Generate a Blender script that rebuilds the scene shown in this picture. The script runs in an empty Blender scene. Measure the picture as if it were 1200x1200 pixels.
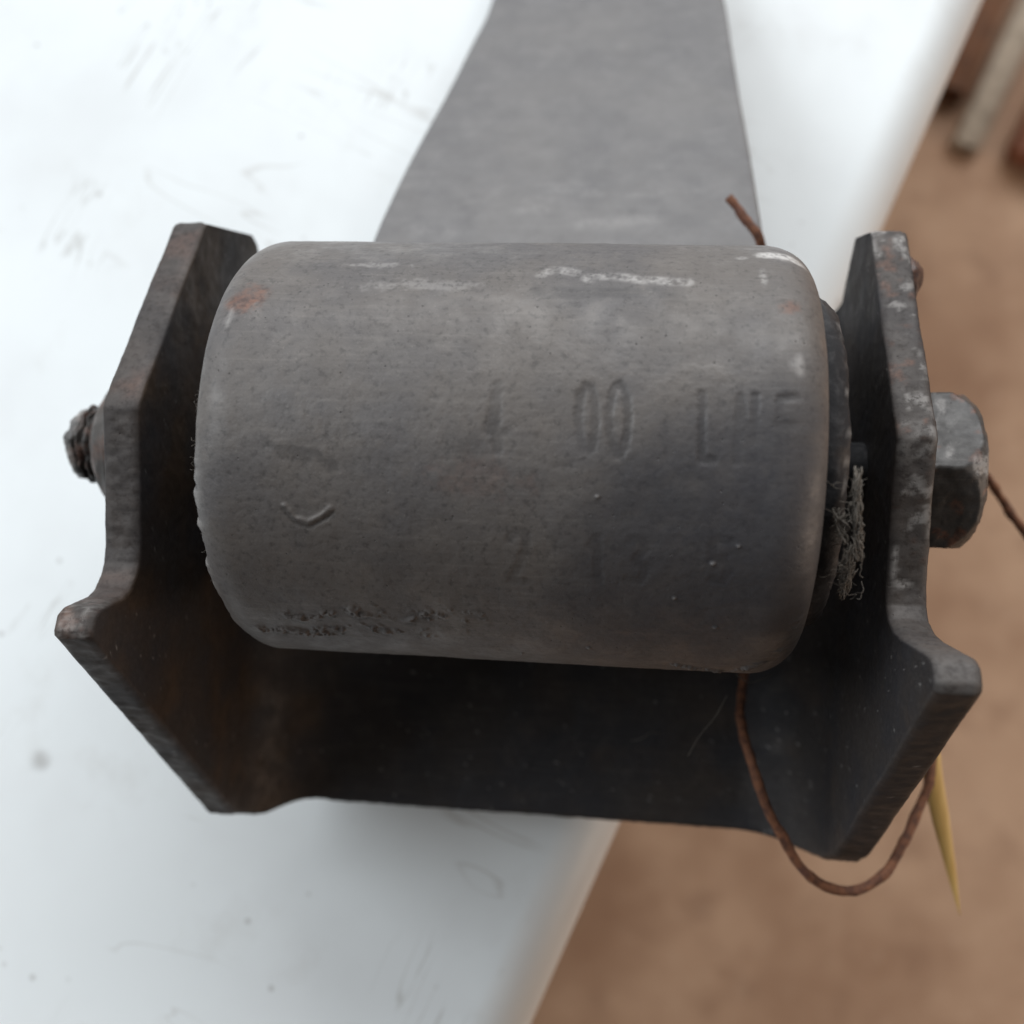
import bpy, math, random
import numpy as np
from mathutils import Matrix, Vector

# ------------------------------------------------------------------ camera, world, lights, exposure
U = 0.00012                      # one modelling unit = 0.12 mm
TILT = math.radians(12.0)        # camera leans 12 degrees off straight down
HCAM = 1871.0                    # camera height over the worktop, in units
sc = bpy.context.scene
C = sc.collection
cam_d = bpy.data.cameras.new('camera'); cam = bpy.data.objects.new('camera', cam_d); C.objects.link(cam)
cam.location = (0, 0, HCAM * U); cam.rotation_euler = (TILT, 0, 0)
cam_d.sensor_width = 36; cam_d.lens = 36 * 1203 / 1200
cam_d.clip_start = 0.005; cam_d.clip_end = 50
cam_d.dof.use_dof = True; cam_d.dof.focus_distance = 1165 * U; cam_d.dof.aperture_fstop = 13.0
sc.camera = cam

w = bpy.data.worlds.new('World'); sc.world = w; w.use_nodes = True
bg = w.node_tree.nodes['Background']; bg.inputs[0].default_value = (1.0, 0.93, 0.88, 1); bg.inputs[1].default_value = 0.09

def area(name, loc, target, sx, sy, power, col):
    l = bpy.data.lights.new(name, 'AREA'); l.shape = 'RECTANGLE'; l.size = sx; l.size_y = sy; l.energy = power; l.color = col
    o = bpy.data.objects.new(name, l); C.objects.link(o); o.location = loc
    o.rotation_euler = (Vector(target) - Vector(loc)).to_track_quat('-Z', 'Y').to_euler()
    return o
area('open_doorway_light', (0.5, 2.3, 1.65), (0.0, 0.1, 0.0), 3.6, 1.8, 108, (0.97, 0.985, 1.0))
area('sunlit_yard_glow', (1.7, -0.45, 0.24), (0.0, 0.05, 0.02), 1.0, 0.5, 9, (1.0, 0.78, 0.62))
area('side_window_light', (-2.1, 0.75, 1.6), (0.0, 0.1, 0.0), 1.8, 1.8, 58, (0.90, 0.955, 1.0))

sc.view_settings.view_transform = 'Standard'; sc.view_settings.look = 'None'
sc.view_settings.exposure = 0.06; sc.view_settings.gamma = 1.0; sc.view_settings.use_curve_mapping = False
sc.render.engine = 'CYCLES'

# ------------------------------------------------------------------ frames
# measuring frame: X right, Y down, Z away from the lens; the bolted joint is turned 6.4 and 2.2 degrees in it
AY, AR, OX = math.radians(6.3639), math.radians(2.191), -139.443
cy_, sy_, c_, s_ = math.cos(AY), math.sin(AY), math.cos(AR), math.sin(AR)
M = np.array([[c_, -s_, 0], [s_, c_, 0], [0, 0, 1]]) @ np.array([[cy_, 0, sy_], [0, 1, 0], [-sy_, 0, cy_]])
RW = np.array([[1, 0, 0], [0, -math.cos(TILT), math.sin(TILT)], [0, -math.sin(TILT), -math.cos(TILT)]])
Y0, Z0, RB = -73.0, 1288.0, 258.0          # bolt axis and sleeve radius

def cam2world(q):                           # measuring frame (n,3) -> metres
    return (np.asarray(q, float) @ RW.T + [0, 0, HCAM]) * U
def joint2world(p):
    return cam2world((np.asarray(p, float) + [OX, 0, 0]) @ M.T)
def loc(p):                                 # joint frame -> local metres of the part (x, up, towards lens)
    p = np.asarray(p, float)
    return np.stack([p[..., 0], -(p[..., 1] - Y0), -(p[..., 2] - Z0)], -1) * U
def ray(u, v):
    return M.T @ np.array([u - 600.0, v - 600.0, 1203.0])
def on_sleeve(u, v, r=RB):                  # measured mark -> (x, arc) on the sleeve
    d = ray(u, v); a = d[1]**2 + d[2]**2; b = -2 * (d[1]*Y0 + d[2]*Z0); c = Y0**2 + Z0**2 - r*r
    D = max(b*b - 4*a*c, 0); q = d * (-b - math.sqrt(D)) / (2*a)
    return q[0] - OX, r * math.atan2(q[1] - Y0, Z0 - q[2])
def at(u, v, z):                            # measuring frame point
    return np.array([(u - 600) / 1203 * z, (v - 600) / 1203 * z, z])

ROOT_M = Matrix(((1, 0, 0), (0, math.cos(TILT), -math.sin(TILT)), (0, math.sin(TILT), math.cos(TILT))))
D3 = np.diag([1, -1, -1.0]); RL = np.array(ROOT_M) @ (D3 @ M @ D3)
origin = joint2world([0, Y0, Z0])

# ------------------------------------------------------------------ numpy noise
_rs = np.random.RandomState(7); _LAT = _rs.rand(64, 64, 64)
def vnoise(p):
    p = np.asarray(p, float); i = np.floor(p).astype(int); f = p - i; f = f*f*(3 - 2*f); i &= 63; j = (i + 1) & 63
    r = 0
    for dx in (0, 1):
        for dy in (0, 1):
            for dz in (0, 1):
                ix = (j if dx else i)[..., 0]; iy = (j if dy else i)[..., 1]; iz = (j if dz else i)[..., 2]
                wgt = (f[..., 0] if dx else 1-f[..., 0]) * (f[..., 1] if dy else 1-f[..., 1]) * (f[..., 2] if dz else 1-f[..., 2])
                r = r + wgt * _LAT[ix, iy, iz]
    return r * 2 - 1
_ROT = np.array(Matrix.Rotation(.9, 3, 'X') @ Matrix.Rotation(.7, 3, 'Y') @ Matrix.Rotation(1.1, 3, 'Z'))
def fbm(p, scale, octv=4, seed=0.0):
    p = (np.asarray(p, float) / scale) @ _ROT + seed; r = 0; a = 1; t = 0
    for k in range(octv):
        r = r + a * vnoise(p); t += a; a *= .5; p = (p @ _ROT) * 2.03 + 11.7
    return r / t
def sstep(a, b, x):
    t = np.clip((x - a) / (b - a), 0, 1); return t*t*(3 - 2*t)

# ------------------------------------------------------------------ mesh helpers
def link(name, me, m, parent=None):
    o = bpy.data.objects.new(name, me); C.objects.link(o)
    if m: me.materials.append(m)
    if parent: o.parent = parent
    return o
def mesh(name, V, F, m, parent=None, smooth=True, attrs=None):
    me = bpy.data.meshes.new(name)
    V = np.asarray(V, np.float32)
    if isinstance(F, np.ndarray) and F.ndim == 2:
        n, k = F.shape
        me.vertices.add(len(V)); me.vertices.foreach_set('co', V.ravel())
        me.loops.add(n*k); me.loops.foreach_set('vertex_index', F.astype(np.int32).ravel())
        me.polygons.add(n); me.polygons.foreach_set('loop_start', np.arange(0, n*k, k, dtype=np.int32))
        me.update(calc_edges=True)
    else:
        me.from_pydata([tuple(map(float, v)) for v in V], [], [tuple(f) for f in F])
    if smooth: me.polygons.foreach_set('use_smooth', np.ones(len(me.polygons), bool))
    for k, v in (attrs or {}).items():
        a = me.attributes.new(k, 'FLOAT', 'POINT'); a.data.foreach_set('value', np.asarray(v, np.float32).ravel())
    me.validate(); me.update()
    return link(name, me, m, parent)
def grid_faces(n, m, wrap=False, off=0, flip=False):
    i, j = np.meshgrid(np.arange(n if wrap else n - 1), np.arange(m - 1), indexing='ij')
    i2 = (i + 1) % n
    q = np.stack([i*m + j, i2*m + j, i2*m + j + 1, i*m + j + 1], -1).reshape(-1, 4) + off
    return q[:, ::-1] if flip else q
def tube_geo(P, rad, sides=8, cap=True):
    P = np.asarray(P, float); n = len(P); rad = np.broadcast_to(np.asarray(rad, float), (n,))
    T = np.gradient(P, axis=0); T /= np.linalg.norm(T, axis=1)[:, None] + 1e-12
    ref = np.array([0.3, 0.2, 1.0]) if abs(T[0] @ [0.28, .19, .94]) < .9 else np.array([1.0, 0, 0])
    nrm = np.cross(T[0], ref); nrm /= np.linalg.norm(nrm); V = []
    for k in range(n):
        nrm = nrm - T[k] * (nrm @ T[k]); nrm /= np.linalg.norm(nrm); b = np.cross(T[k], nrm)
        for a in range(sides):
            t = 2*math.pi*a/sides; V.append(P[k] + rad[k]*(math.cos(t)*nrm + math.sin(t)*b))
    F = [(k*sides+a, k*sides+(a+1) % sides, (k+1)*sides+(a+1) % sides, (k+1)*sides+a) for k in range(n-1) for a in range(sides)]
    if cap: F += [tuple(range(sides))[::-1], tuple((n-1)*sides + a for a in range(sides))]
    return V, F
def catmull(P, n):
    P = np.asarray(P, float); Q = np.vstack([2*P[0]-P[1], P, 2*P[-1]-P[-2]]); out = []
    for i in range(len(P)-1):
        a, b, c, d = Q[i:i+4]
        for t in np.linspace(0, 1, n, endpoint=False):
            out.append(.5*((2*b) + (c-a)*t + (2*a-5*b+4*c-d)*t*t + (3*b-a-3*c+d)*t**3))
    out.append(P[-1]); return np.array(out)
def resample(P, n):
    P = np.asarray(P, float); s = np.r_[0, np.cumsum(np.linalg.norm(np.diff(P, axis=0), axis=1))]
    t = np.asarray(n) * s[-1] if not np.isscalar(n) else np.linspace(0, s[-1], n)
    return np.stack([np.interp(t, s, P[:, k]) for k in range(P.shape[1])], -1)

# ------------------------------------------------------------------ materials
class N:
    def __init__(self, name):
        self.m = bpy.data.materials.new(name); self.m.use_nodes = True; self.t = self.m.node_tree
        self.b = self.t.nodes['Principled BSDF']; self.co = self.t.nodes.new('ShaderNodeTexCoord').outputs['Object']
    def new(self, ty): return self.t.nodes.new(ty)
    def set(self, sock, v):
        if isinstance(v, bpy.types.NodeSocket): self.t.links.new(v, sock)
        elif isinstance(v, (tuple, list)): sock.default_value = (*v, 1) if len(v) == 3 and sock.type == 'RGBA' else v
        else: sock.default_value = v
    def noise(self, mm, detail=4, rough=.55, dist=0, stretch=None, seed=0):
        n = self.new('ShaderNodeTexNoise'); n.inputs['Scale'].default_value = 1000.0 / mm
        n.inputs['Detail'].default_value = detail; n.inputs['Roughness'].default_value = rough; n.inputs['Distortion'].default_value = dist
        mp = self.new('ShaderNodeMapping'); self.set(mp.inputs['Vector'], self.co); mp.inputs['Location'].default_value = (seed*.037, seed*.071, seed*.013)
        if stretch: mp.inputs['Scale'].default_value = stretch[:3]; mp.inputs['Rotation'].default_value = (0, 0, stretch[3] if len(stretch) > 3 else 0)
        self.set(n.inputs['Vector'], mp.outputs[0]); return n.outputs['Fac']
    def vor(self, mm, seed=0):
        n = self.new('ShaderNodeTexVoronoi'); n.inputs['Scale'].default_value = 1000.0 / mm
        mp = self.new('ShaderNodeMapping'); self.set(mp.inputs['Vector'], self.co); mp.inputs['Location'].default_value = (seed*.031, seed*.017, 0)
        self.set(n.inputs['Vector'], mp.outputs[0]); return n
    def rng(self, v, a, b, c=0.0, d=1.0, smooth=True):
        n = self.new('ShaderNodeMapRange'); n.interpolation_type = 'SMOOTHSTEP' if smooth else 'LINEAR'
        for k, x in zip(('From Min', 'From Max', 'To Min', 'To Max'), (a, b, c, d)): n.inputs[k].default_value = x
        self.set(n.inputs['Value'], v); return n.outputs[0]
    def math(self, op, a, b=0.0):
        n = self.new('ShaderNodeMath'); n.operation = op; self.set(n.inputs[0], a); self.set(n.inputs[1], b); return n.outputs[0]
    def mix(self, f, a, b):
        n = self.new('ShaderNodeMix'); n.data_type = 'RGBA'; self.set(n.inputs[0], f); self.set(n.inputs[6], a); self.set(n.inputs[7], b); return n.outputs[2]
    def attr(self, name):
        n = self.new('ShaderNodeAttribute'); n.attribute_name = name; return n.outputs['Fac']
    def bump(self, h, mm, strength=1.0, prev=None):
        n = self.new('ShaderNodeBump'); n.inputs['Distance'].default_value = mm/1000; n.inputs['Strength'].default_value = strength
        self.set(n.inputs['Height'], h)
        if prev: self.set(n.inputs['Normal'], prev)
        return n.outputs[0]
    def out(self, col, rough=.6, nrm=None, spec=.5, metal=0.0):
        self.set(self.b.inputs['Base Color'], col); self.set(self.b.inputs['Roughness'], rough)
        self.set(self.b.inputs['Specular IOR Level'], spec); self.set(self.b.inputs['Metallic'], metal)
        if nrm: self.set(self.b.inputs['Normal'], nrm)
        return self.m

def steel(name, c1, c2, c3, dustcol, fleck=.4, rough=(.5, .75), bump=.05, spec=.45, seed=0, grain=.42):
    n = N(name)
    big = n.noise(17, 3, seed=seed); mid = n.noise(4.5, 5, .6, seed=seed+1); fine = n.noise(.9, 4, .65, seed=seed+2); grit = n.noise(.28, 2, seed=seed+3)
    strk = n.noise(1.6, 5, .65, stretch=(.12, 2.2, 2.2), seed=seed+4)
    col = n.mix(n.rng(big, .35, .65), c1, c2)
    col = n.mix(n.math('MULTIPLY', n.rng(mid, .48, .72), .5), col, c3)
    col = n.mix(n.math('MULTIPLY', n.rng(strk, .48, .75), .22), col, dustcol)
    col = n.mix(n.math('MULTIPLY', n.rng(fine, .3, .5, 1, 0), grain), col, (.018, .016, .016))
    col = n.mix(n.math('MULTIPLY', n.rng(grit, .62, .78), fleck), col, dustcol)
    pits = n.vor(1.3, seed); pm = n.math('MULTIPLY', n.rng(pits.outputs['Distance'], .05, .13, 1, 0), n.rng(n.noise(6, 3, seed=seed+9), .5, .58))
    col = n.mix(n.math('MULTIPLY', pm, .75), col, (.012, .011, .011))
    col = n.mix(n.attr('blue_black'), col, n.mix(mid, (.026, .027, .033), (.044, .045, .054)))
    rm = n.math('MULTIPLY', n.attr('rust'), n.rng(mid, .25, .55, .35, 1))
    rustc = n.mix(n.rng(fine, .35, .65), (.085, .028, .014), (.21, .075, .035))
    col = n.mix(rm, col, rustc)
    col = n.mix(n.math('MULTIPLY', n.attr('dark'), n.rng(fine, .2, .6, .7, 1)), col, (.014, .013, .015))
    pl = n.math('MULTIPLY', n.attr('pale'), n.rng(fine, .32, .55, .25, 1))
    col = n.mix(pl, col, (.47, .45, .43))
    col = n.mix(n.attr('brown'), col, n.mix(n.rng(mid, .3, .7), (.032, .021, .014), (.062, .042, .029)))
    h = n.math('ADD', n.math('MULTIPLY', fine, .8), n.math('MULTIPLY', grit, .45))
    h = n.math('ADD', h, n.math('MULTIPLY', pm, -1.2))
    nr = n.bump(h, bump, .8); nr = n.bump(mid, bump*.8, .4, nr)
    return n.out(col, n.rng(mid, .3, .7, rough[1], rough[0]), nr, spec)

MAT_SLEEVE = steel('dusty_grey_steel', (.114, .101, .092), (.094, .087, .086), (.146, .130, .118), (.23, .21, .19), .45, (.42, .62), .075)
MAT_BRACKET = steel('worn_dark_steel', (.034, .029, .027), (.026, .025, .028), (.05, .043, .04), (.11, .095, .085), .25, (.5, .7), .06, .3, seed=5)
MAT_ARM = steel('dull_grey_arm_steel', (.150, .144, .142), (.130, .126, .127), (.155, .149, .147), (.20, .195, .19), .05, (.5, .7), .012, seed=11, grain=.1)
MAT_BOLT = steel('bolt_steel', (.05, .046, .043), (.04, .038, .037), (.07, .064, .059), (.17, .155, .14), .35, (.4, .6), .05, seed=17)

def m_rubber():
    n = N('black_rubber'); f = n.noise(1.2, 5, .6); g = n.noise(5, 3)
    col = n.mix(n.rng(f, .45, .75), (.010, .010, .012), (.035, .034, .036)); col = n.mix(n.math('MULTIPLY', n.attr('pale'), .8), col, (.16, .155, .15))
    return n.out(col, n.rng(g, .3, .7, .5, .8), n.bump(f, .15, .8), .4)
def m_fibre():
    n = N('frayed_fibre'); f = n.noise(2.5, 3)
    return n.out(n.mix(f, (.035, .031, .028), (.20, .178, .15)), .9)
def m_wire():
    n = N('rusty_wire'); f = n.noise(1.6, 5, .65); g = n.noise(8, 2)
    col = n.mix(n.rng(f, .35, .65), (.07, .026, .014), (.19, .075, .034)); col = n.mix(n.math('MULTIPLY', n.rng(g, .5, .7), .6), col, (.12, .052, .04))
    return n.out(col, .8, n.bump(f, .15, 1))
def m_straw():
    n = N('yellow_straw'); f = n.noise(3, 4, .6, stretch=(3, .25, 1))
    return n.out(n.mix(f, (.50, .27, .06), (.72, .50, .19)), .5)
def m_table():
    n = N('white_enamel')
    sm = n.noise(60, 4, .6); sm2 = n.noise(22, 5, .65, seed=3); fine = n.noise(2.0, 4, .6, seed=5)
    col = n.mix(n.rng(sm, .4, .7), (.775, .815, .825), (.725, .755, .765))
    col = n.mix(n.math('MULTIPLY', n.rng(sm2, .55, .75), .35), col, (.62, .63, .62))
    v = n.vor(26, 2); r = n.math('ADD', v.outputs['Distance'], n.math('MULTIPLY', fine, .06))
    keep = n.rng(n.noise(40, 1, seed=8), .45, .5)
    col = n.mix(n.math('MULTIPLY', n.rng(r, .06, .15, .5, 0), keep), col, (.22, .2, .18))
    v2 = n.vor(7, 4); r2 = n.math('ADD', v2.outputs['Distance'], n.math('MULTIPLY', fine, .1))
    keep2 = n.rng(n.noise(30, 2, seed=18), .52, .62)
    col = n.mix(n.math('MULTIPLY', n.rng(r2, .08, .17, .5, 0), keep2), col, (.3, .29, .27))
    sc1 = n.noise(16, 3, .5, 1.5, stretch=(.22, 1.4, 1, .9), seed=21)
    ln = n.math('ABSOLUTE', n.math('SUBTRACT', sc1, .53)); keep3 = n.rng(n.noise(45, 2, seed=25), .54, .62)
    col = n.mix(n.math('MULTIPLY', n.rng(ln, .0, .014, .42, 0), keep3), col, (.36, .35, .32))
    sc2 = n.noise(20, 2, .5, 1.0, stretch=(1.3, .2, 1, -.5), seed=31)
    ln2 = n.math('ABSOLUTE', n.math('SUBTRACT', sc2, .5)); keep4 = n.rng(n.noise(50, 2, seed=35), .56, .64)
    col = n.mix(n.math('MULTIPLY', n.rng(ln2, .0, .012, .4, 0), keep4), col, (.4, .38, .35))
    return n.out(col, n.rng(sm2, .3, .7, .34, .5), n.bump(sm2, .05, .3), .4)
def m_floor():
    n = N('brown_concrete')
    a = n.noise(170, 4, .6); b = n.noise(45, 5, .65, seed=4); c = n.noise(9, 4, .6, seed=6)
    col = n.mix(n.rng(a, .35, .65), (.33, .197, .122), (.50, .335, .225))
    col = n.mix(n.math('MULTIPLY', n.rng(b, .5, .75), .55), col, (.25, .142, .087))
    col = n.mix(n.math('MULTIPLY', n.rng(c, .55, .75), .35), col, (.54, .39, .28))
    return n.out(col, .8, n.bump(c, 1.0, .5))
def m_wood(name, c1, c2):
    n = N(name); a = n.noise(40, 4, .6, stretch=(.2, 2.5, 2.5)); b = n.noise(14, 3, seed=2)
    return n.out(n.mix(n.rng(b, .4, .7), n.mix(a, c1, c2), tuple(x*.7 for x in c1)), .8, n.bump(a, .5, .5))
RUBBER, FIBRE, WIRE, STRAW, TABLE, FLOOR = m_rubber(), m_fibre(), m_wire(), m_straw(), m_table(), m_floor()

# ------------------------------------------------------------------ setting: floor, white cabinet
FZ = -4580 * U
fl = mesh('floor', [(-6, -6, FZ), (6, -6, FZ), (6, 6, FZ), (-6, 6, FZ)], [(0, 1, 2, 3)], FLOOR, smooth=False)
fl['kind'] = 'structure'

def rounded_box(name, L0, L1, W0, W1, z0, z1, r, mtl, R2=.03, seg=10, cs=6):
    """box in its own frame with rounded plan corners and a rolled top rim"""
    plan = []
    for cx, cy, a0 in ((L1-R2, W1-R2, 0), (L0+R2, W1-R2, 90), (L0+R2, W0+R2, 180), (L1-R2, W0+R2, 270)):
        for k in range(cs+1):
            a = math.radians(a0 + 90*k/cs); plan.append((cx, cy, math.cos(a), math.sin(a)))
    n = len(plan); rings = [(0.0, z0)] + [(0.0, z) for z in (z1-.25, z1-.06)] + [(r*(1-math.cos(math.radians(90*k/seg))), z1-r+r*math.sin(math.radians(90*k/seg))) for k in range(seg+1)]
    V = []
    for ins, z in rings:
        for cx, cy, c, s in plan: V.append((cx + (R2-ins)*c, cy + (R2-ins)*s, z))
    F = [(k*n+a, k*n+(a+1) % n, (k+1)*n+(a+1) % n, (k+1)*n+a) for k in range(len(rings)-1) for a in range(n)]
    F.append(tuple((len(rings)-1)*n + a for a in range(n))); F.append(tuple(range(n))[::-1])
    return mesh(name, V, F, mtl)
# the long edge of the cabinet runs past the joint on its right
ex0, ey0, slope = 202*U, -160*U, .4815
ea = math.atan2(1, slope)                   # direction of the edge
cab = rounded_box('white_cabinet', -.30, .85, 0, .62, FZ, 0, .013, TABLE)
cab.location = (ex0, ey0, 0); cab.rotation_euler = (0, 0, ea)
cab['label'] = 'white painted cabinet with rolled edge, its dirty top under the steel arm'; cab['category'] = 'cabinet'
md = cab.modifiers.new('n', 'WEIGHTED_NORMAL'); md.keep_sharp = True

# ------------------------------------------------------------------ the steel joint
root = bpy.data.objects.new('suspension_arm', None); C.objects.link(root)
root.empty_display_size = .02
root.matrix_world = Matrix.Translation(Vector(origin)) @ Matrix(RL).to_4x4()
root['label'] = 'dusty dark steel suspension arm with a bush sleeve bolted inside a U bracket'; root['category'] = 'car part'

# --- sleeve (eye of the arm) with stamped marks
XL, XR, FLL, FLR = -324.0, 340.0, 46.0, 56.0
def sleeve():
    prof = []                               # (x, r, weight of relief)
    for r in (140, 175, 200): prof.append((XL+4, r))
    for k in range(15):
        a = math.radians(90*k/14); prof.append((XL + FLL*(1-math.sin(a)), RB - FLL*.85*(1-math.cos(math.pi/2-a)) if False else RB - FLL*.8 + FLL*.8*math.sin(a)))
    # rounded left shoulder runs x from XL (a=0) to XL+FLL
    prof = prof[:3] + [(XL + FLL*(1-math.cos(math.radians(90*k/14))), RB - FLL*.75*(1-math.sin(math.radians(90*k/14)))) for k in range(15)]
    prof += [(x, RB) for x in np.arange(XL+FLL+1.5, XR-FLR-1, 1.5)]
    prof += [(XR - FLR*(1-math.sin(math.radians(90*k/12))) if False else XR - FLR + FLR*math.sin(math.radians(90*k/12)), RB - FLR*.75*(1-math.cos(math.radians(90*k/12)))) for k in range(13)]
    for r in (200, 175, 140): prof.append((XR-4, r))
    prof = np.array(prof)
    th = np.r_[np.arange(-1.85, 1.75, 1.55/RB), np.linspace(1.75, 2*math.pi-1.85, 60, endpoint=False)]
    X = np.repeat(prof[None, :, 0], len(th), 0); R = np.repeat(prof[None, :, 1], len(th), 0); TH = np.repeat(th[:, None], len(prof), 1)
    S = RB*np.where(TH > math.pi, TH-2*math.pi, TH)
    P3 = np.stack([X, RB*np.sin(TH), RB*np.cos(TH)], -1)
    n1 = fbm(P3, 90, 4, 3.1); n2 = fbm(P3, 14, 4, 9.4); n3 = fbm(P3, 4.5, 3, 1.7)
    H = 2.0*n1 + .35*n2 + .22*n3
    rust = np.zeros_like(X); dark = np.zeros_like(X); pale = np.zeros_like(X); brown = np.zeros_like(X)
    def blob(u, v, ru, rv, rough=.6, rot=0.0):
        x, s = on_sleeve(u, v); dx, ds = X-x, S-s; c, q = math.cos(rot), math.sin(rot)
        d = np.sqrt(((dx*c+ds*q)/ru)**2 + ((ds*c-dx*q)/rv)**2) + rough*(n2*.6 + n3*.35)
        return 1 - sstep(.35, 1.0, d)
    def strokes(segs, width):
        D = np.full(X.shape, 1e9)
        for poly in segs:
            pts = [on_sleeve(*q) for q in poly]
            for (x0, s0), (x1, s1) in zip(pts[:-1], pts[1:]):
                vx, vs = x1-x0, s1-s0; L = vx*vx+vs*vs+1e-9
                t = np.clip(((X-x0)*vx+(S-s0)*vs)/L, 0, 1)
                D = np.minimum(D, np.hypot(X-x0-t*vx, S-s0-t*vs))
        return 1 - sstep(width*.35, width, D + n3*1.6)
    def oval(u, v, ru, rv): return [(u+ru*math.cos(a), v+rv*math.sin(a)) for a in np.linspace(0, 2*math.pi, 19)]
    row1 = [oval(688, 491, 10, 39), oval(725, 492, 11, 41),
            [(823, 462), (822, 538), (836, 540)],
            [(867, 465), (863, 541)], [(867, 465), (884, 541)], [(885, 465), (884, 541)],
            [(913, 540), (914, 467), (931, 465)], [(914, 500), (927, 499)]]
    g1 = strokes(row1, 6.5)
    g0 = strokes([[(583, 450), (583, 528)], [(583, 452), (572, 505), (592, 507)]], 7)*.7
    row2 = [[(597, 632), (606, 622), (617, 628), (616, 644), (600, 680), (620, 681)],
            [(692, 640), (700, 630), (701, 680)], [(737, 633), (752, 633), (756, 645), (745, 655), (757, 667), (750, 681), (736, 679)],
            [(855, 634), (836, 634), (835, 655), (848, 655), (855, 668), (846, 682), (833, 679)]]
    g2 = strokes(row2, 7)*.55
    g = np.clip(g1*np.clip(.6+1.1*n1, .2, .9) + g0*.7 + g2*np.clip(.6+1.0*n1, .15, .8), 0, 1)
    H -= 1.3*g; dark = np.maximum(dark, .46*g)
    # scrapes of pale paint along the crown, and the right corner's highlight painted in pale
    pale = np.maximum(pale, .55*strokes([[(634, 321), (650, 316), (672, 319)], [(690, 327), (720, 324), (755, 328), (805, 330)]], 11)*np.clip(.55+1.4*n2+.8*n3, 0, 1))
    dark = np.maximum(dark, .35*strokes([[(630, 340), (680, 345)], [(690, 342), (800, 348)]], 13)*np.clip(.6+1.2*n2, 0, 1))
    pale = np.maximum(pale, 1.0*blob(915, 299, 36, 17, .45)); pale = np.maximum(pale, .35*blob(895, 325, 6, 22, .7))
    pale = np.maximum(pale, .4*blob(936, 425, 9, 16, .8)); pale = np.maximum(pale, .2*blob(500, 335, 80, 12, 1.3)); pale = np.maximum(pale, .25*blob(440, 310, 50, 8, 1.5))
    pale = np.maximum(pale, .35*blob(870, 302, 8, 6, .6))
    # rust
    rust = np.maximum(rust, .62*blob(291, 350, 31, 26, .7, -.4)); rust = np.maximum(rust, .55*blob(925, 358, 15, 13, .7)); rust = np.maximum(rust, .10*blob(560, 560, 60, 30, 1.2))
    pale = np.maximum(pale, .35*blob(268, 372, 7, 20, .6))
    # dark rubbed patches
    dark = np.maximum(dark, .38*blob(345, 528, 62, 10, 1.5, .3)); dark = np.maximum(dark, .45*blob(578, 500, 10, 22, .8)); dark = np.maximum(dark, .5*blob(521, 592, 4, 3, .3))
    dark = np.maximum(dark, .25*blob(545, 520, 30, 22, 1.3))
    # crescent gouge and crumbly ridge of old paint
    gz = strokes([[(333, 598), (345, 612), (362, 617), (380, 608), (388, 600)]], 4.5); H += 1.5*np.roll(gz, -3, 0) - 1.0*gz; dark = np.maximum(dark, .25*gz)
    rz = strokes([[(340, 722), (380, 718), (430, 716), (480, 722), (540, 722), (572, 726)], [(300, 735), (360, 740), (430, 736), (500, 742)]], 15)*sstep(.0, .4, n2+.6*n3)
    H += 3.2*rz; dark = np.maximum(dark, .8*np.roll(rz, 5, 0)*(1-rz)); brown = np.maximum(brown, .35*np.roll(rz, 9, 0))
    rz2 = strokes([[(790, 778), (850, 786), (900, 775), (935, 740)]], 8)*np.clip(.2+1.4*n2+1.2*n3, 0, 1); H += 4*rz2
    for u, v, r in ((835, 660, 2.5), (700, 582, 2), (612, 765, 2), (690, 759, 2), (838, 735, 2.2), (790, 700, 1.6), (865, 640, 1.8), (330, 735, 2), (368, 742, 2)):
        bb = blob(u, v, r*1.4, r, .3); H += 2.5*bb; pale = np.maximum(pale, .3*bb)
    # browner towards the underside on the left, bluish bare band is left to the base colour
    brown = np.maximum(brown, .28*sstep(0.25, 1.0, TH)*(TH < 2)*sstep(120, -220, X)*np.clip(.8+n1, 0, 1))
    # broad blue-black tone over the lower right half, with an uneven border
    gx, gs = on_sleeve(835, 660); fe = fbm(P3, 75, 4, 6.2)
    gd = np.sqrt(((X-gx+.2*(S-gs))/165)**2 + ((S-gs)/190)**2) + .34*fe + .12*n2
    blue_black = .68*(1 - sstep(.55, 1.15, gd))*np.clip(.95+.4*n2, 0, 1)
    # ragged burr on the left shoulder
    lw = np.exp(-((prof[:, 0]-XL)/10)**2)[None, :] * sstep(-.2, .45, TH) * (TH < 1.6)
    rag = np.maximum(fbm(np.stack([np.zeros_like(S), S, np.zeros_like(S)], -1), 19, 5, 5.5), -.2)
    Xn = X - lw*(7*rag + 1) ; pale = np.maximum(pale, .35*lw*(rag > .12))
    Rn = R + H*sstep(150, 235, R)
    p = np.stack([Xn, Y0 + Rn*np.sin(TH), Z0 - Rn*np.cos(TH)], -1)
    n, m = X.shape
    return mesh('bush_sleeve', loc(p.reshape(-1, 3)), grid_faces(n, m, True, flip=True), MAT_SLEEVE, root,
                attrs=dict(rust=rust, dark=dark, pale=pale, brown=brown, blue_black=blue_black))
slv = sleeve()
slv['label'] = 'thick rounded grey steel sleeve with faint stamped characters and a rust spot'

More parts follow.
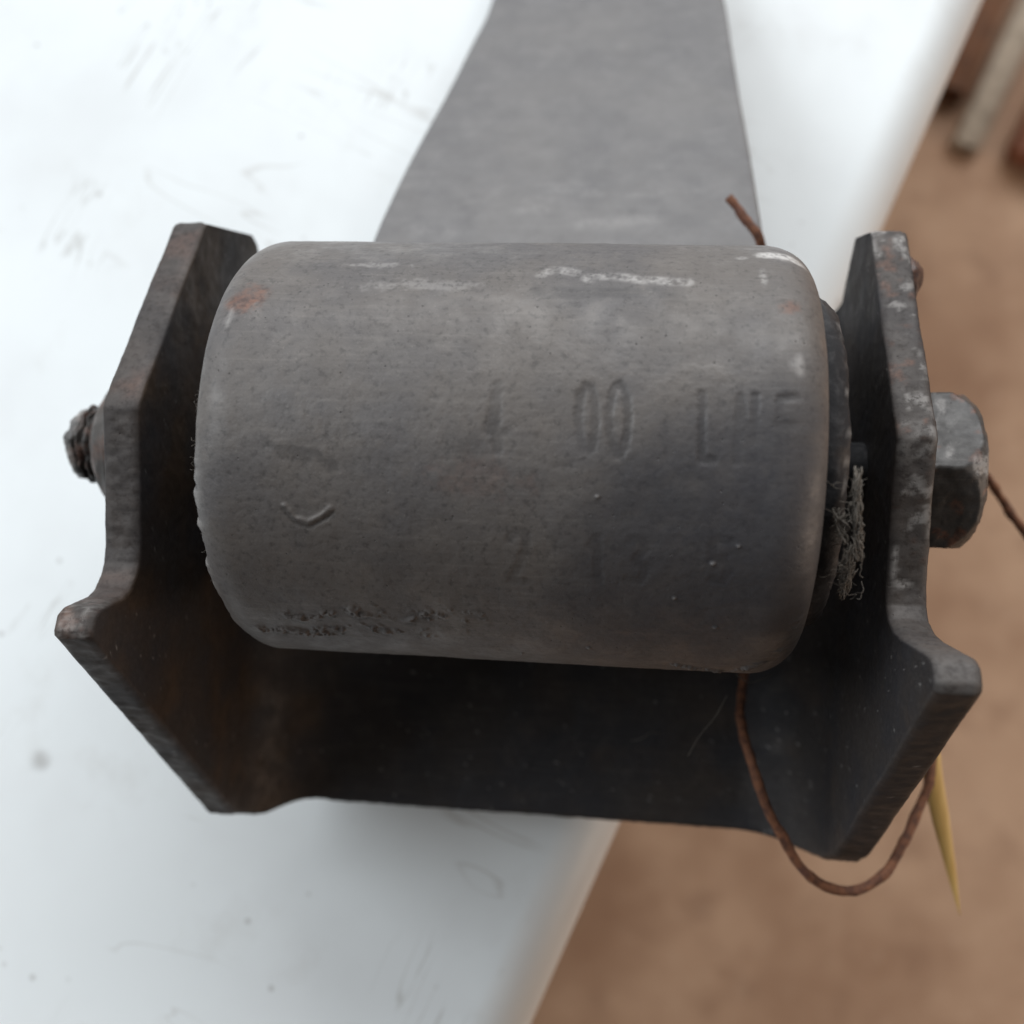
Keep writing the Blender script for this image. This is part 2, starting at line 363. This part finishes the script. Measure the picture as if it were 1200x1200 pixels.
def revolve(name, prof, mtl, parent, nth=72, hexa=None, jitter=0.0, attr=None, seed=0.0, dz=0.0):
    prof = np.array(prof, float); th = np.linspace(0, 2*math.pi, nth, endpoint=False)
    X = np.repeat(prof[None, :, 0], nth, 0); R = np.repeat(prof[None, :, 1], nth, 0); TH = np.repeat(th[:, None], len(prof), 1)
    if hexa:
        ap = hexa; k = (TH + math.pi/6) % (math.pi/3) - math.pi/6    # corner faces the lens
        kk = TH % (math.pi/3) - math.pi/6
        R = np.minimum(R, ap/np.cos(kk))
    P3 = np.stack([X, R*np.sin(TH), R*np.cos(TH)], -1)
    if jitter: R = R + jitter*fbm(P3, 14, 4, seed+2); X = X + jitter*fbm(P3, 12, 4, seed+8)
    p = np.stack([X, Y0 + R*np.sin(TH), Z0 + dz - R*np.cos(TH)], -1)
    a = {k: f(P3) for k, f in (attr or {}).items()}
    return mesh(name, loc(p.reshape(-1, 3)), grid_faces(nth, len(prof), True, flip=True), mtl, parent, attrs=a)

def dens(pts, step=4):
    out = []
    for (a, b), (c, d) in zip(pts[:-1], pts[1:]):
        k = max(1, int(math.hypot(c-a, d-b)/step))
        out += [(a+(c-a)*t/k, b+(d-b)*t/k) for t in range(k)]
    return out + [pts[-1]]
revolve('rubber_collar', dens([(330, 150), (332, 203), (350, 201), (360, 196), (367, 189), (369, 180), (362, 120), (362, 2)]), RUBBER, slv, 160, jitter=3.0,
        attr=dict(pale=lambda P: sstep(.1, .45, fbm(P, 10, 3))*((P[..., 0] > 360) & (P[..., 0] < 373) & (P[..., 1] < 60))))
revolve('rubber_collar', dens([(-339, 2), (-338, 170), (-332, 184), (-325, 188), (-308, 188), (-306, 150)]), RUBBER, slv, 120, jitter=3.0, seed=4)

# frayed cord strands hanging out of the right collar and a few on the left edge
def strands():
    rnd = random.Random(5); V = []; F = []
    def add(P, r, sides=4):
        v, f = tube_geo(P, r, sides); o = len(V); V.extend(v); F.extend([tuple(i+o for i in q) for q in f])
    def pt(x, s, r): a = s/RB; return (x, Y0 + r*math.sin(a), Z0 - r*math.cos(a))
    def spot(u, v, r): x, s = on_sleeve(u, v, r); return x, s*RB/r
    clumps = [((1005, 550), (1004, 628), 4.5, 70), ((1002, 598), (1008, 660), 5, 60), ((997, 640), (986, 702), 6, 100), ((992, 604), (978, 640), 4, 34)]
    for (a, b, wd, k) in clumps:
        for i in range(k):
            r0 = 212 + rnd.uniform(-12, 8); xa, sa = spot(a[0]+rnd.gauss(0, wd*.5), a[1]+rnd.uniform(-6, 34), r0); xb, sb = spot(b[0]+rnd.gauss(0, wd*.55), b[1]-rnd.uniform(0, 44), r0)
            pts = [pt(xa+(xb-xa)*t+rnd.gauss(0, 1.3), sa+(sb-sa)*t+rnd.gauss(0, 2), r0+rnd.gauss(0, 2)+5*t*(1-t)) for t in np.linspace(0, 1, 6)]
            add(catmull(pts, 3), rnd.choice((.3, .4, .5, .7, 1.0)), 3)
    for i in range(26):                     # loose hairs
        r0 = 220; x, s = spot(rnd.uniform(980, 1014), rnd.uniform(560, 700), r0); ang = rnd.uniform(0, 6.28); q = [(x, s, r0)]
        for k in range(5): ang += rnd.gauss(0, .45); q.append((q[-1][0]+4*math.cos(ang), q[-1][1]+5*math.sin(ang), q[-1][2]+rnd.gauss(1, 2)))
        add(catmull([pt(*z) for z in q], 3), rnd.uniform(.25, .5), 3)
    for i in range(46):                     # short fuzz along the left edge of the sleeve
        v0 = rnd.uniform(440, 735); x, s = spot(231, v0, 250); x = XL + rnd.uniform(-1, 3); ang = rnd.gauss(3.1, .9); q = [(x, s, 226)]
        for k in range(3): ang += rnd.gauss(0, .5); q.append((q[-1][0]+2.2*math.cos(ang), q[-1][1]+3*math.sin(ang), q[-1][2]+rnd.gauss(0, 1.5)))
        add(catmull([pt(*z) for z in q], 3), rnd.uniform(.25, .4), 3)
    for hp in ([(852, 815, 1400), (838, 840, 1405), (820, 862, 1415), (806, 886, 1425)], [(905, 790, 1390), (880, 800, 1380), (862, 790, 1375)], [(740, 868, 1560), (752, 866, 1552), (764, 858, 1556), (776, 860, 1560)]):
        add(catmull([M.T @ at(*q) - [OX, 0, 0] for q in hp], 6), .8, 3)
    o = mesh('frayed_fibre', loc(np.array(V)), F, FIBRE, slv); return o
fb = strands(); fb['kind'] = 'stuff'; fb['label'] = 'pale frayed cord fibres hanging out of the rubber collar'

# --- U bracket: one folded plate, laid out flat (p along the fold, Y) and bent into shape
T = 46.0; RBEND = 120.0; HB = 324.0; ARC = RBEND*math.pi/2
def zb(Y): return 1642 + (485 - Y)*.074
def fold(p, Y, off):
    a = np.abs(p); sg = np.sign(p); z = zb(Y)
    ph = np.clip((a-HB)/RBEND, 0, math.pi/2)
    x = np.where(a < HB, a, HB + (RBEND+off)*np.sin(ph)); Z = np.where(a < HB, z+off, z-RBEND+(RBEND+off)*np.cos(ph))
    ze = a - HB - ARC; fl = ze > 0
    x = np.where(fl, HB+RBEND+off, x); Z = np.where(fl, z-RBEND-ze, Z)
    return np.stack([sg*x, Y, Z], -1)
def flat(sg, YZ):
    return np.array([(sg*(HB+ARC + (zb(y)-RBEND) - z), y) for y, z in YZ])
def bracket():
    fL = [(-372, 1356), (-377, 1346), (-370, 1338), (-245, 1256), (-115, 1172), (-107, 1169), (-98, 1170), (-22, 1180), (61, 1189), (80, 1187), (95, 1179), (110, 1166), (119, 1148), (123, 1122), (127, 1098), (134, 1086), (150, 1080), (158, 1082)]
    fR = [(-380, 1402), (-386, 1394), (-378, 1386), (-239, 1304), (-110, 1221), (-103, 1218), (-94, 1220), (-19, 1234), (71, 1242), (92, 1238), (108, 1225), (119, 1200), (124, 1165), (126, 1110), (128, 1066), (134, 1050), (150, 1041), (159, 1044)]
    L = flat(-1, fL); R = flat(1, fR)
    bl = np.vstack([L[-1:], flat(-1, [(470, 1515), (482, 1529)])]); br = np.vstack([R[-1:], flat(1, [(448, 1452), (461, 1474), (466, 1490)])])
    pm = np.linspace(bl[-1, 0]+20, br[-1, 0]-20, 60)
    ym = 484 + 15*np.exp(-((pm+435)/38)**2) + 10*np.exp(-((pm-440)/60)**2) - 3*np.exp(-((pm+350)/20)**2) + np.where(pm > 500, -8, 0)
    B = np.vstack([bl, np.stack([pm, ym], -1), br[::-1]])
    tl = flat(-1, [(-372, 1356), (-405, 1520), (-398, 1535), (-325, 1572)]); tr = flat(1, [(-380, 1402), (-398, 1490), (-390, 1503), (-325, 1572)])
    Tc = np.vstack([tl, [(-330, -300), (330, -300)], tr[::-1]])
    bv = 2.3
    def params(length, n):
        e = bv/length; t = np.linspace(0, 1, n)[1:-1]; t = t[(t > 3.2*e) & (t < 1-3.2*e)]
        return np.r_[0, e, 2.6*e, t, 1-2.6*e, 1-e, 1]
    pa = params(1900, 520); pb = params(640, 230)
    Lc, Rc, Bc, Tq = resample(L, pb), resample(R, pb), resample(B, pa), resample(Tc, pa)
    a = pa[:, None, None]; b = pb[None, :, None]
    S = (1-b)*Tq[:, None] + b*Bc[:, None] + (1-a)*Lc[None] + a*Rc[None] - ((1-a)*(1-b)*Lc[0] + a*(1-b)*Rc[0] + (1-a)*b*Lc[-1] + a*b*Rc[-1])
    n, m = S.shape[:2]
    P, Yv = S[..., 0], S[..., 1]
    bd = np.zeros((n, m), bool); bd[0] = bd[-1] = True; bd[:, 0] = bd[:, -1] = True
    w3 = np.stack([P, Yv, np.zeros_like(P)], -1)
    relief = 1.6*fbm(w3, 60, 4, 2) + .7*fbm(w3, 9, 4, 6)
    inner = fold(P, Yv, np.where(bd, bv, 0) + relief); outer = fold(P, Yv, np.where(bd, T-bv, T) + relief)
    loop = [(i, 0) for i in range(n-1)] + [(n-1, j) for j in range(m-1)] + [(i, m-1) for i in range(n-1, 0, -1)] + [(0, j) for j in range(m-1, 0, -1)]
    li = np.array([i for i, j in loop]); lj = np.array([j for i, j in loop]); nl = len(loop)
    lp, lY = P[li, lj], Yv[li, lj]; cen = np.array([np.gradient(lp), np.gradient(lY)]).T; cen /= np.linalg.norm(cen, axis=1)[:, None]+1e-9
    outn = np.stack([cen[:, 1], -cen[:, 0]], -1)
    sgn = 1.0 if (outn[n//2] @ [0, -1]) > 0 else -1.0
    outn *= sgn
    ks = np.linspace(bv, T-bv, 9); strip = []; stA = []
    for o in ks[1:-1]:
        jj = fbm(np.stack([lp, lY, np.full(nl, o)], -1), 9, 4, 4)*2.0 + bv*.9
        strip.append(fold(lp+outn[:, 0]*jj, lY+outn[:, 1]*jj, np.full(nl, o) + relief[li, lj]))
        stA.append((lp, lY, np.full(nl, o)))
    V = np.vstack([inner.reshape(-1, 3), outer.reshape(-1, 3)] + strip)
    nm = n*m; F = [grid_faces(n, m), grid_faces(n, m, off=nm, flip=True)]
    ids = [li*m+lj] + [2*nm + k*nl + np.arange(nl) for k in range(len(strip))] + [nm + li*m+lj]
    for r0, r1 in zip(ids[:-1], ids[1:]):
        q = np.stack([r0, np.roll(r0, -1), np.roll(r1, -1), r1], -1); F.append(q[:, ::-1])
    allp = np.concatenate([P.ravel(), P.ravel()] + [s[0] for s in stA]); allY = np.concatenate([Yv.ravel(), Yv.ravel()] + [s[1] for s in stA])
    allo = np.concatenate([np.zeros(nm), np.full(nm, T)] + [s[2] for s in stA])
    isedge = np.concatenate([bd.ravel()*.6, bd.ravel()*.6] + [np.ones(nl)]*len(stA))
    q3 = np.stack([allp, allY, allo*1.0], -1); nA = fbm(q3, 16, 4, 3.3); nB = fbm(q3, 70, 3, 8.1); nC = fbm(q3, 6, 3, 1.3)
    sh = fold(allp, allY, allo)
    fr1 = (li == 0) | (li == n-1); fr2 = np.zeros((n, m)); fr2[0] = fr2[-1] = .6
    front = np.concatenate([fr2.ravel(), fr2.ravel()] + [fr1*1.0]*len(stA))
    pale = .10*front*np.clip(.85+.4*nA+.3*nC, 0, 1)  # cut edges paled: wear plus painted light, against faces darkened for shade
    chip = front*(allp > 0)*(allY < 40)
    pale = np.maximum(pale, .55*chip*sstep(.2, .45, nA + .5*(allo/T-.55) + .2*nC)); pale = np.maximum(pale, .75*chip*(allY < -340)*sstep(-.1, .3, nA))
    pale = np.maximum(pale, .55*chip*sstep(-130, -110, allY)*sstep(-60, -95, allY)*np.clip(.6+nA*2, 0, 1))
    for yy, oo, ry, ro in ((40, 8, 26, 5), (66, 18, 6, 16)):
        d = np.hypot((allY-yy)/ry, (allo-oo)/ro); pale = np.maximum(pale, .8*(allp > 0)*front*(1-sstep(.5, 1.1, d + .5*nA)))
    rust = .5*chip*sstep(.2, .45, -nA) + .25*front*(allp < 0)*sstep(.1, .4, nB)
    tipL = front*(allp < 0)*sstep(118, 128, allY); rust = np.maximum(rust, .45*tipL*sstep(-.2, .3, nA)); pale = np.maximum(pale, .35*tipL*sstep(-.2, .3, nC))
    tipR = front*(allp > 0)*sstep(118, 128, allY); pale = np.maximum(pale, .17*tipR)
    dark = .7*front*(allp < 0)*np.exp(-((allY-112)/14)**2)
    dark = np.maximum(dark, .5*front*(allp < 0)*sstep(.15, .4, fbm(q3, 30, 3, 7.7)))
    brown = .3*front + np.clip(.55 + nB*1.1, 0, 1)*(1-front)*sstep(-150, -420, allp)*.8 + .25*(1-front)*sstep(.1, .4, nB)
    flk = (1-front)*sstep(.56, .64, nC); pale = np.maximum(pale, .35*flk)
    return mesh('bracket', loc(V), np.vstack(F), MAT_BRACKET, root, attrs=dict(pale=pale, rust=np.clip(rust, 0, 1), dark=dark, brown=np.clip(brown, 0, 1)))
brk = bracket(); brk['label'] = 'thick folded steel U bracket with notched side plates'
# small lump of weld on the outside of the right side plate
def lump(name, c, r, mtl, parent, seed=0, attrs=None):
    th = np.linspace(0, 2*math.pi, 28, endpoint=False); ph = np.linspace(.02, math.pi-.02, 16)
    A, B = np.meshgrid(th, ph, indexing='ij'); d = np.stack([np.cos(A)*np.sin(B), np.sin(A)*np.sin(B), np.cos(B)], -1)
    rr = 1 + .35*fbm(d, .7, 4, seed+3)
    p = np.array(c) + d*np.array(r)*rr[..., None]
    return mesh(name, loc(p.reshape(-1, 3)), grid_faces(28, 16, True), mtl, parent, attrs={k: np.full(A.size, v) for k, v in (attrs or {}).items()})
lump('weld_bead', (490, -318, 1385), (17, 30, 30), MAT_BOLT, brk, 2, dict(rust=.45, dark=.2))
lump('weld_bead', (-494, -150, 1400), (20, 30, 45), MAT_BOLT, brk, 6, dict(brown=.5))

# --- bolt
DZ = 105.0
bolt = revolve('bolt', dens([(-530, 2), (-530, 36), (470, 36), (470, 2)], 20), RUBBER, root, 40, dz=DZ, attr=dict(brown=lambda P: np.full(P.shape[:-1], .8)))
head = revolve('hex_head', dens([(488, 40), (489, 125), (492, 130), (524, 130), (529, 117), (541, 111), (560, 103), (573, 92), (578, 80), (580, 62), (580, 2)], 2.5), MAT_BOLT, bolt, 192, hexa=97, dz=DZ, jitter=2.2,
        attr=dict(pale=lambda P: np.clip(.5*sstep(.2, .5, fbm(P, 22, 4, 4) + .45*np.exp(-((P[..., 1]+4)/12)**2)*sstep(515, 560, P[..., 0]) - .02)*(P[..., 2] > 0)*(P[..., 1] < 12), 0, 1),
                  rust=lambda P: .5*sstep(.25, .4, fbm(P, 18, 3, 9))))
head['label'] = 'chipped hex bolt head on the outer face of the bracket'
revolve('lock_nut', dens([(-487, 50), (-488, 110), (-530, 109), (-555, 102), (-574, 90), (-587, 73), (-591, 60), (-592, 46)], 3), MAT_BOLT, bolt, 90, dz=DZ, jitter=2.5, seed=3, attr=dict(rust=lambda P: .35*sstep(0, .3, fbm(P, 20, 3)), brown=lambda P: np.full(P.shape[:-1], .3)))
tp = []
for k in range(56):
    x = -574 - k*.9; tp.append((x, 52 + 4.0*math.sin(k*.9*2*math.pi/10.0)))
tp += [(-628, 50), (-637, 46), (-640, 36), (-634, 20), (-638, 2)]
revolve('threaded_end', tp[::-1], MAT_BOLT, bolt, 90, dz=DZ, jitter=7.0, seed=7, attr=dict(rust=lambda P: .3*sstep(0, .3, fbm(P, 15, 3)), pale=lambda P: .5*sstep(-618, -627, P[..., 0])*sstep(-.2, .3, fbm(P, 12, 3))))

# --- flat arm leaving the sleeve and sinking to the cabinet top
def arm():
    def row(xl, xr, Yl, Yr, Zl, Zr): return joint2world([(xl, Yl, Zl), (xr, Yr, Zr)])
    m = -.755
    def zz(Y): return 1560 + m*(Y+415)
    secs = []
    for Y, xl, xr in ((-180, -266, 322), (-300, -272, 328), (-421, -269, 329), (-500, -259, 325), (-577, -246, 320), (-665, -228, 313.5), (-753, -209, 306.5), (-880, -186, 298.5), (-1000, -166, 291)):
        secs.append(row(xl, xr, Y, Y, zz(Y), zz(Y)))
    e = secs[-1]; mid = e.mean(0); d = e[1]-e[0]; d[2] = 0; d /= np.linalg.norm(d); fw = np.array([-d[1], d[0], 0]); wd = np.linalg.norm(e[1]-e[0])
    th = 58*U
    for k, (dist, z, sc_, tw) in enumerate(((160*U, 82*U, .92, .45), (360*U, 61*U, .86, 0), (900*U, th+.3*U, .8, 0), (2200*U, th+.2*U, .78, 0), (3300*U, th+.2*U, .78, 0))):
        c = mid + fw*dist; c[2] = z; hz = (e[1]-e[0])[2]*tw/2
        secs.append(np.array([c - d*wd*sc_/2 - [0, 0, hz], c + d*wd*sc_/2 + [0, 0, hz]]))
    secs = np.array(secs); Lp = catmull(secs[:, 0], 10); Rp = catmull(secs[:, 1], 10); n = len(Lp)
    fwd = np.gradient((Lp+Rp)/2, axis=0); ac = Rp-Lp; ac /= np.linalg.norm(ac, axis=1)[:, None]
    nr = np.cross(ac, fwd); nr /= np.linalg.norm(nr, axis=1)[:, None]
    nr = np.where(nr[:, 2:3] < 0, -nr, nr)
    nx = 40; prof = []
    r = 10*U
    ring = [(k/(nx-1), 0.0) for k in range(nx)]
    V = []
    wdt = np.linalg.norm(Rp-Lp, axis=1)
    cols = []
    arc = [(1-math.cos(math.radians(a)), 1-math.sin(math.radians(a))) for a in (90, 60, 30, 0)]
    topL = [(ax, ay) for ax, ay in arc[::-1]]
    path = [(('L', ax*r, ay*r)) for ax, ay in topL] + [('M', t, 0) for t in np.linspace(.06, .94, nx)] + [('R', ax*r, ay*r) for ax, ay in arc]
    path += [('R', ax*r, th-ay*r) for ax, ay in topL] + [('M', t, th) for t in np.linspace(.94, .06, 6)] + [('L', ax*r, th-ay*r) for ax, ay in arc]
    for kind, a, dp in path:
        base = Lp + ac*a if kind == 'L' else Rp - ac*a if kind == 'R' else Lp + (Rp-Lp)*a
        cols.append(base - nr*dp)
    G = np.stack(cols, 1)                  # n x ring
    k = G.shape[1]; G = G.reshape(-1, 3)
    rel = fbm(G/U, 120, 3, 4)*1.5*U; G = G + np.repeat(nr, k, 0)*np.minimum(rel, 0)[:, None]
    inv = np.array((root.matrix_world.inverted()))
    Gl = G @ inv[:3, :3].T + inv[:3, 3]
    i, j = np.meshgrid(np.arange(n-1), np.arange(k), indexing='ij'); j2 = (j+1) % k
    F = np.stack([i*k+j, (i+1)*k+j, (i+1)*k+j2, i*k+j2], -1).reshape(-1, 4).tolist()
    F += [list(range(k)), list(range((n-1)*k, n*k))[::-1]]
    nn = fbm(G/U, 30, 4, 9); Gj = Gl/U; ns = fbm(Gj*[.28, 1, 1], 22, 4, 3); near = sstep(650, 300, Gj[:, 1])
    o = mesh('arm', Gl, F, MAT_ARM, root, attrs=dict(pale=np.maximum(.05*sstep(.25, .5, nn), .16*near*sstep(.12, .42, ns)), dark=.12*sstep(.3, .55, -nn), rust=np.zeros(len(G)), brown=np.zeros(len(G))))
    return o
am = arm(); am['label'] = 'flat grey steel arm that narrows away from the sleeve'

# ------------------------------------------------------------------ rusty wire, straw
bpy.context.view_layer.update()
wp = [at(855, 231, 1500), at(872, 254, 1497), at(893, 284, 1500), at(900, 330, 1530), at(905, 420, 1572), at(897, 560, 1592), at(884, 700, 1590), at(872, 790, 1560), at(869, 830, 1500), at(877, 878, 1440),
      at(900, 945, 1420), at(925, 992, 1420), at(955, 1029, 1425), at(992, 1044, 1435), at(1030, 1029, 1450), at(1060, 988, 1470), at(1082, 938, 1490), at(1094, 895, 1505), at(1092, 830, 1530), at(1076, 745, 1560), at(1070, 680, 1570),
      at(1085, 600, 1570), at(1115, 555, 1580), at(1150, 556, 1590), at(1175, 588, 1600), at(1200, 622, 1610), at(1235, 672, 1640), at(1262, 740, 1720)]
pw = catmull(np.array(wp), 8); pw = pw + np.stack([fbm(pw, 60, 3, s) for s in (1, 5, 9)], -1)*6
rad = (7.0 + 1.8*fbm(pw, 11, 3, 2))*U
pww = cam2world(pw); wo = pww[0].copy()
v, f = tube_geo(pww - wo, rad, 10)
wire = mesh('rusty_wire', v, f, WIRE); wire.location = wo
wire['label'] = 'thin rusty wire threaded behind the sleeve and looping below the bracket'; wire['category'] = 'wire'

def straw():
    P = catmull(np.array([at(1090, 872, 1517), at(1093, 905, 1520), at(1103, 960, 1530), at(1115, 1020, 1545), at(1125, 1073, 1560)]), 8)
    n = len(P); t = np.linspace(0, 1, n); wd = np.interp(t, [0, .15, .5, .8, 1], [11, 16, 13.5, 6.5, .5]); th = wd*.14
    V = []; k = 14
    for i in range(n):
        for a in range(k):
            q = 2*math.pi*a/k; V.append(P[i] + np.array([math.cos(q)*wd[i]*.96, math.cos(q)*wd[i]*-.2, math.sin(q)*th[i] + abs(math.cos(q))*th[i]*.9]))
    F = [(i*k+a, i*k+(a+1) % k, (i+1)*k+(a+1) % k, (i+1)*k+a) for i in range(n-1) for a in range(k)] + [tuple(range(k))[::-1], tuple((n-1)*k+a for a in range(k))]
    Vw = cam2world(np.array(V)); o0 = Vw[0].copy()
    o = mesh('straw_blade', Vw - o0, F, STRAW); o.location = o0
    o['label'] = 'yellow tapering straw blade hanging by the wire loop'; o['category'] = 'straw'
straw()

# ------------------------------------------------------------------ things on the floor beyond the cabinet
def board(name, a, b, wd, th, z, mtl, label, cat, rnd=3):
    """plank from a to b (units on the floor), rounded at its edges"""
    a = np.array(a)*U; b = np.array(b)*U; L = np.linalg.norm(b-a); wd *= U; th *= U; r = min(th, wd)*.25
    V = []; ring = []
    for cx, cz, a0 in ((wd/2-r, th-r, 0), (-wd/2+r, th-r, 90), (-wd/2+r, r, 180), (wd/2-r, r, 270)):
        for k in range(4): q = math.radians(a0+30*k); ring.append((cx+r*math.cos(q), cz+r*math.sin(q)))
    xs = [(0, .8), (r, 1), (L*.33, 1), (L*.66, 1), (L-r, 1), (L, .8)]; k = len(ring)
    for x, s in xs:
        for y, z_ in ring: V.append((x, y*s, (z_-th/2)*s+th/2))
    F = [(i*k+j, i*k+(j+1) % k, (i+1)*k+(j+1) % k, (i+1)*k+j) for i in range(len(xs)-1) for j in range(k)] + [tuple(range(k)), tuple((len(xs)-1)*k+j for j in range(k))[::-1]]
    F = [q[::-1] for q in F]
    o = mesh(name, V, F, mtl); o.location = (a[0], a[1], FZ + z*U); o.rotation_euler = (0, 0, math.atan2(b[1]-a[1], b[0]-a[0]))
    o['label'] = label; o['category'] = cat
    return o
board('wooden_stick', (3110, 3920), (4350, 6320), 190, 120, 0, m_wood('pale_wood', (.36, .30, .23), (.45, .38, .30)), 'pale wooden stick lying on the brown floor between plank and block', 'stick')
board('wooden_plank', (2990, 4330), (3700, 5900), 330, 190, 0, m_wood('dark_wood', (.11, .045, .018), (.20, .085, .035)), 'dark brown plank lying on the floor against the white cabinet', 'plank')
board('red_block', (3560, 3760), (4300, 5100), 420, 220, 0, m_wood('red_brown', (.23, .085, .045), (.30, .12, .065)), 'reddish brown block lying on the floor beyond the pale stick', 'block')
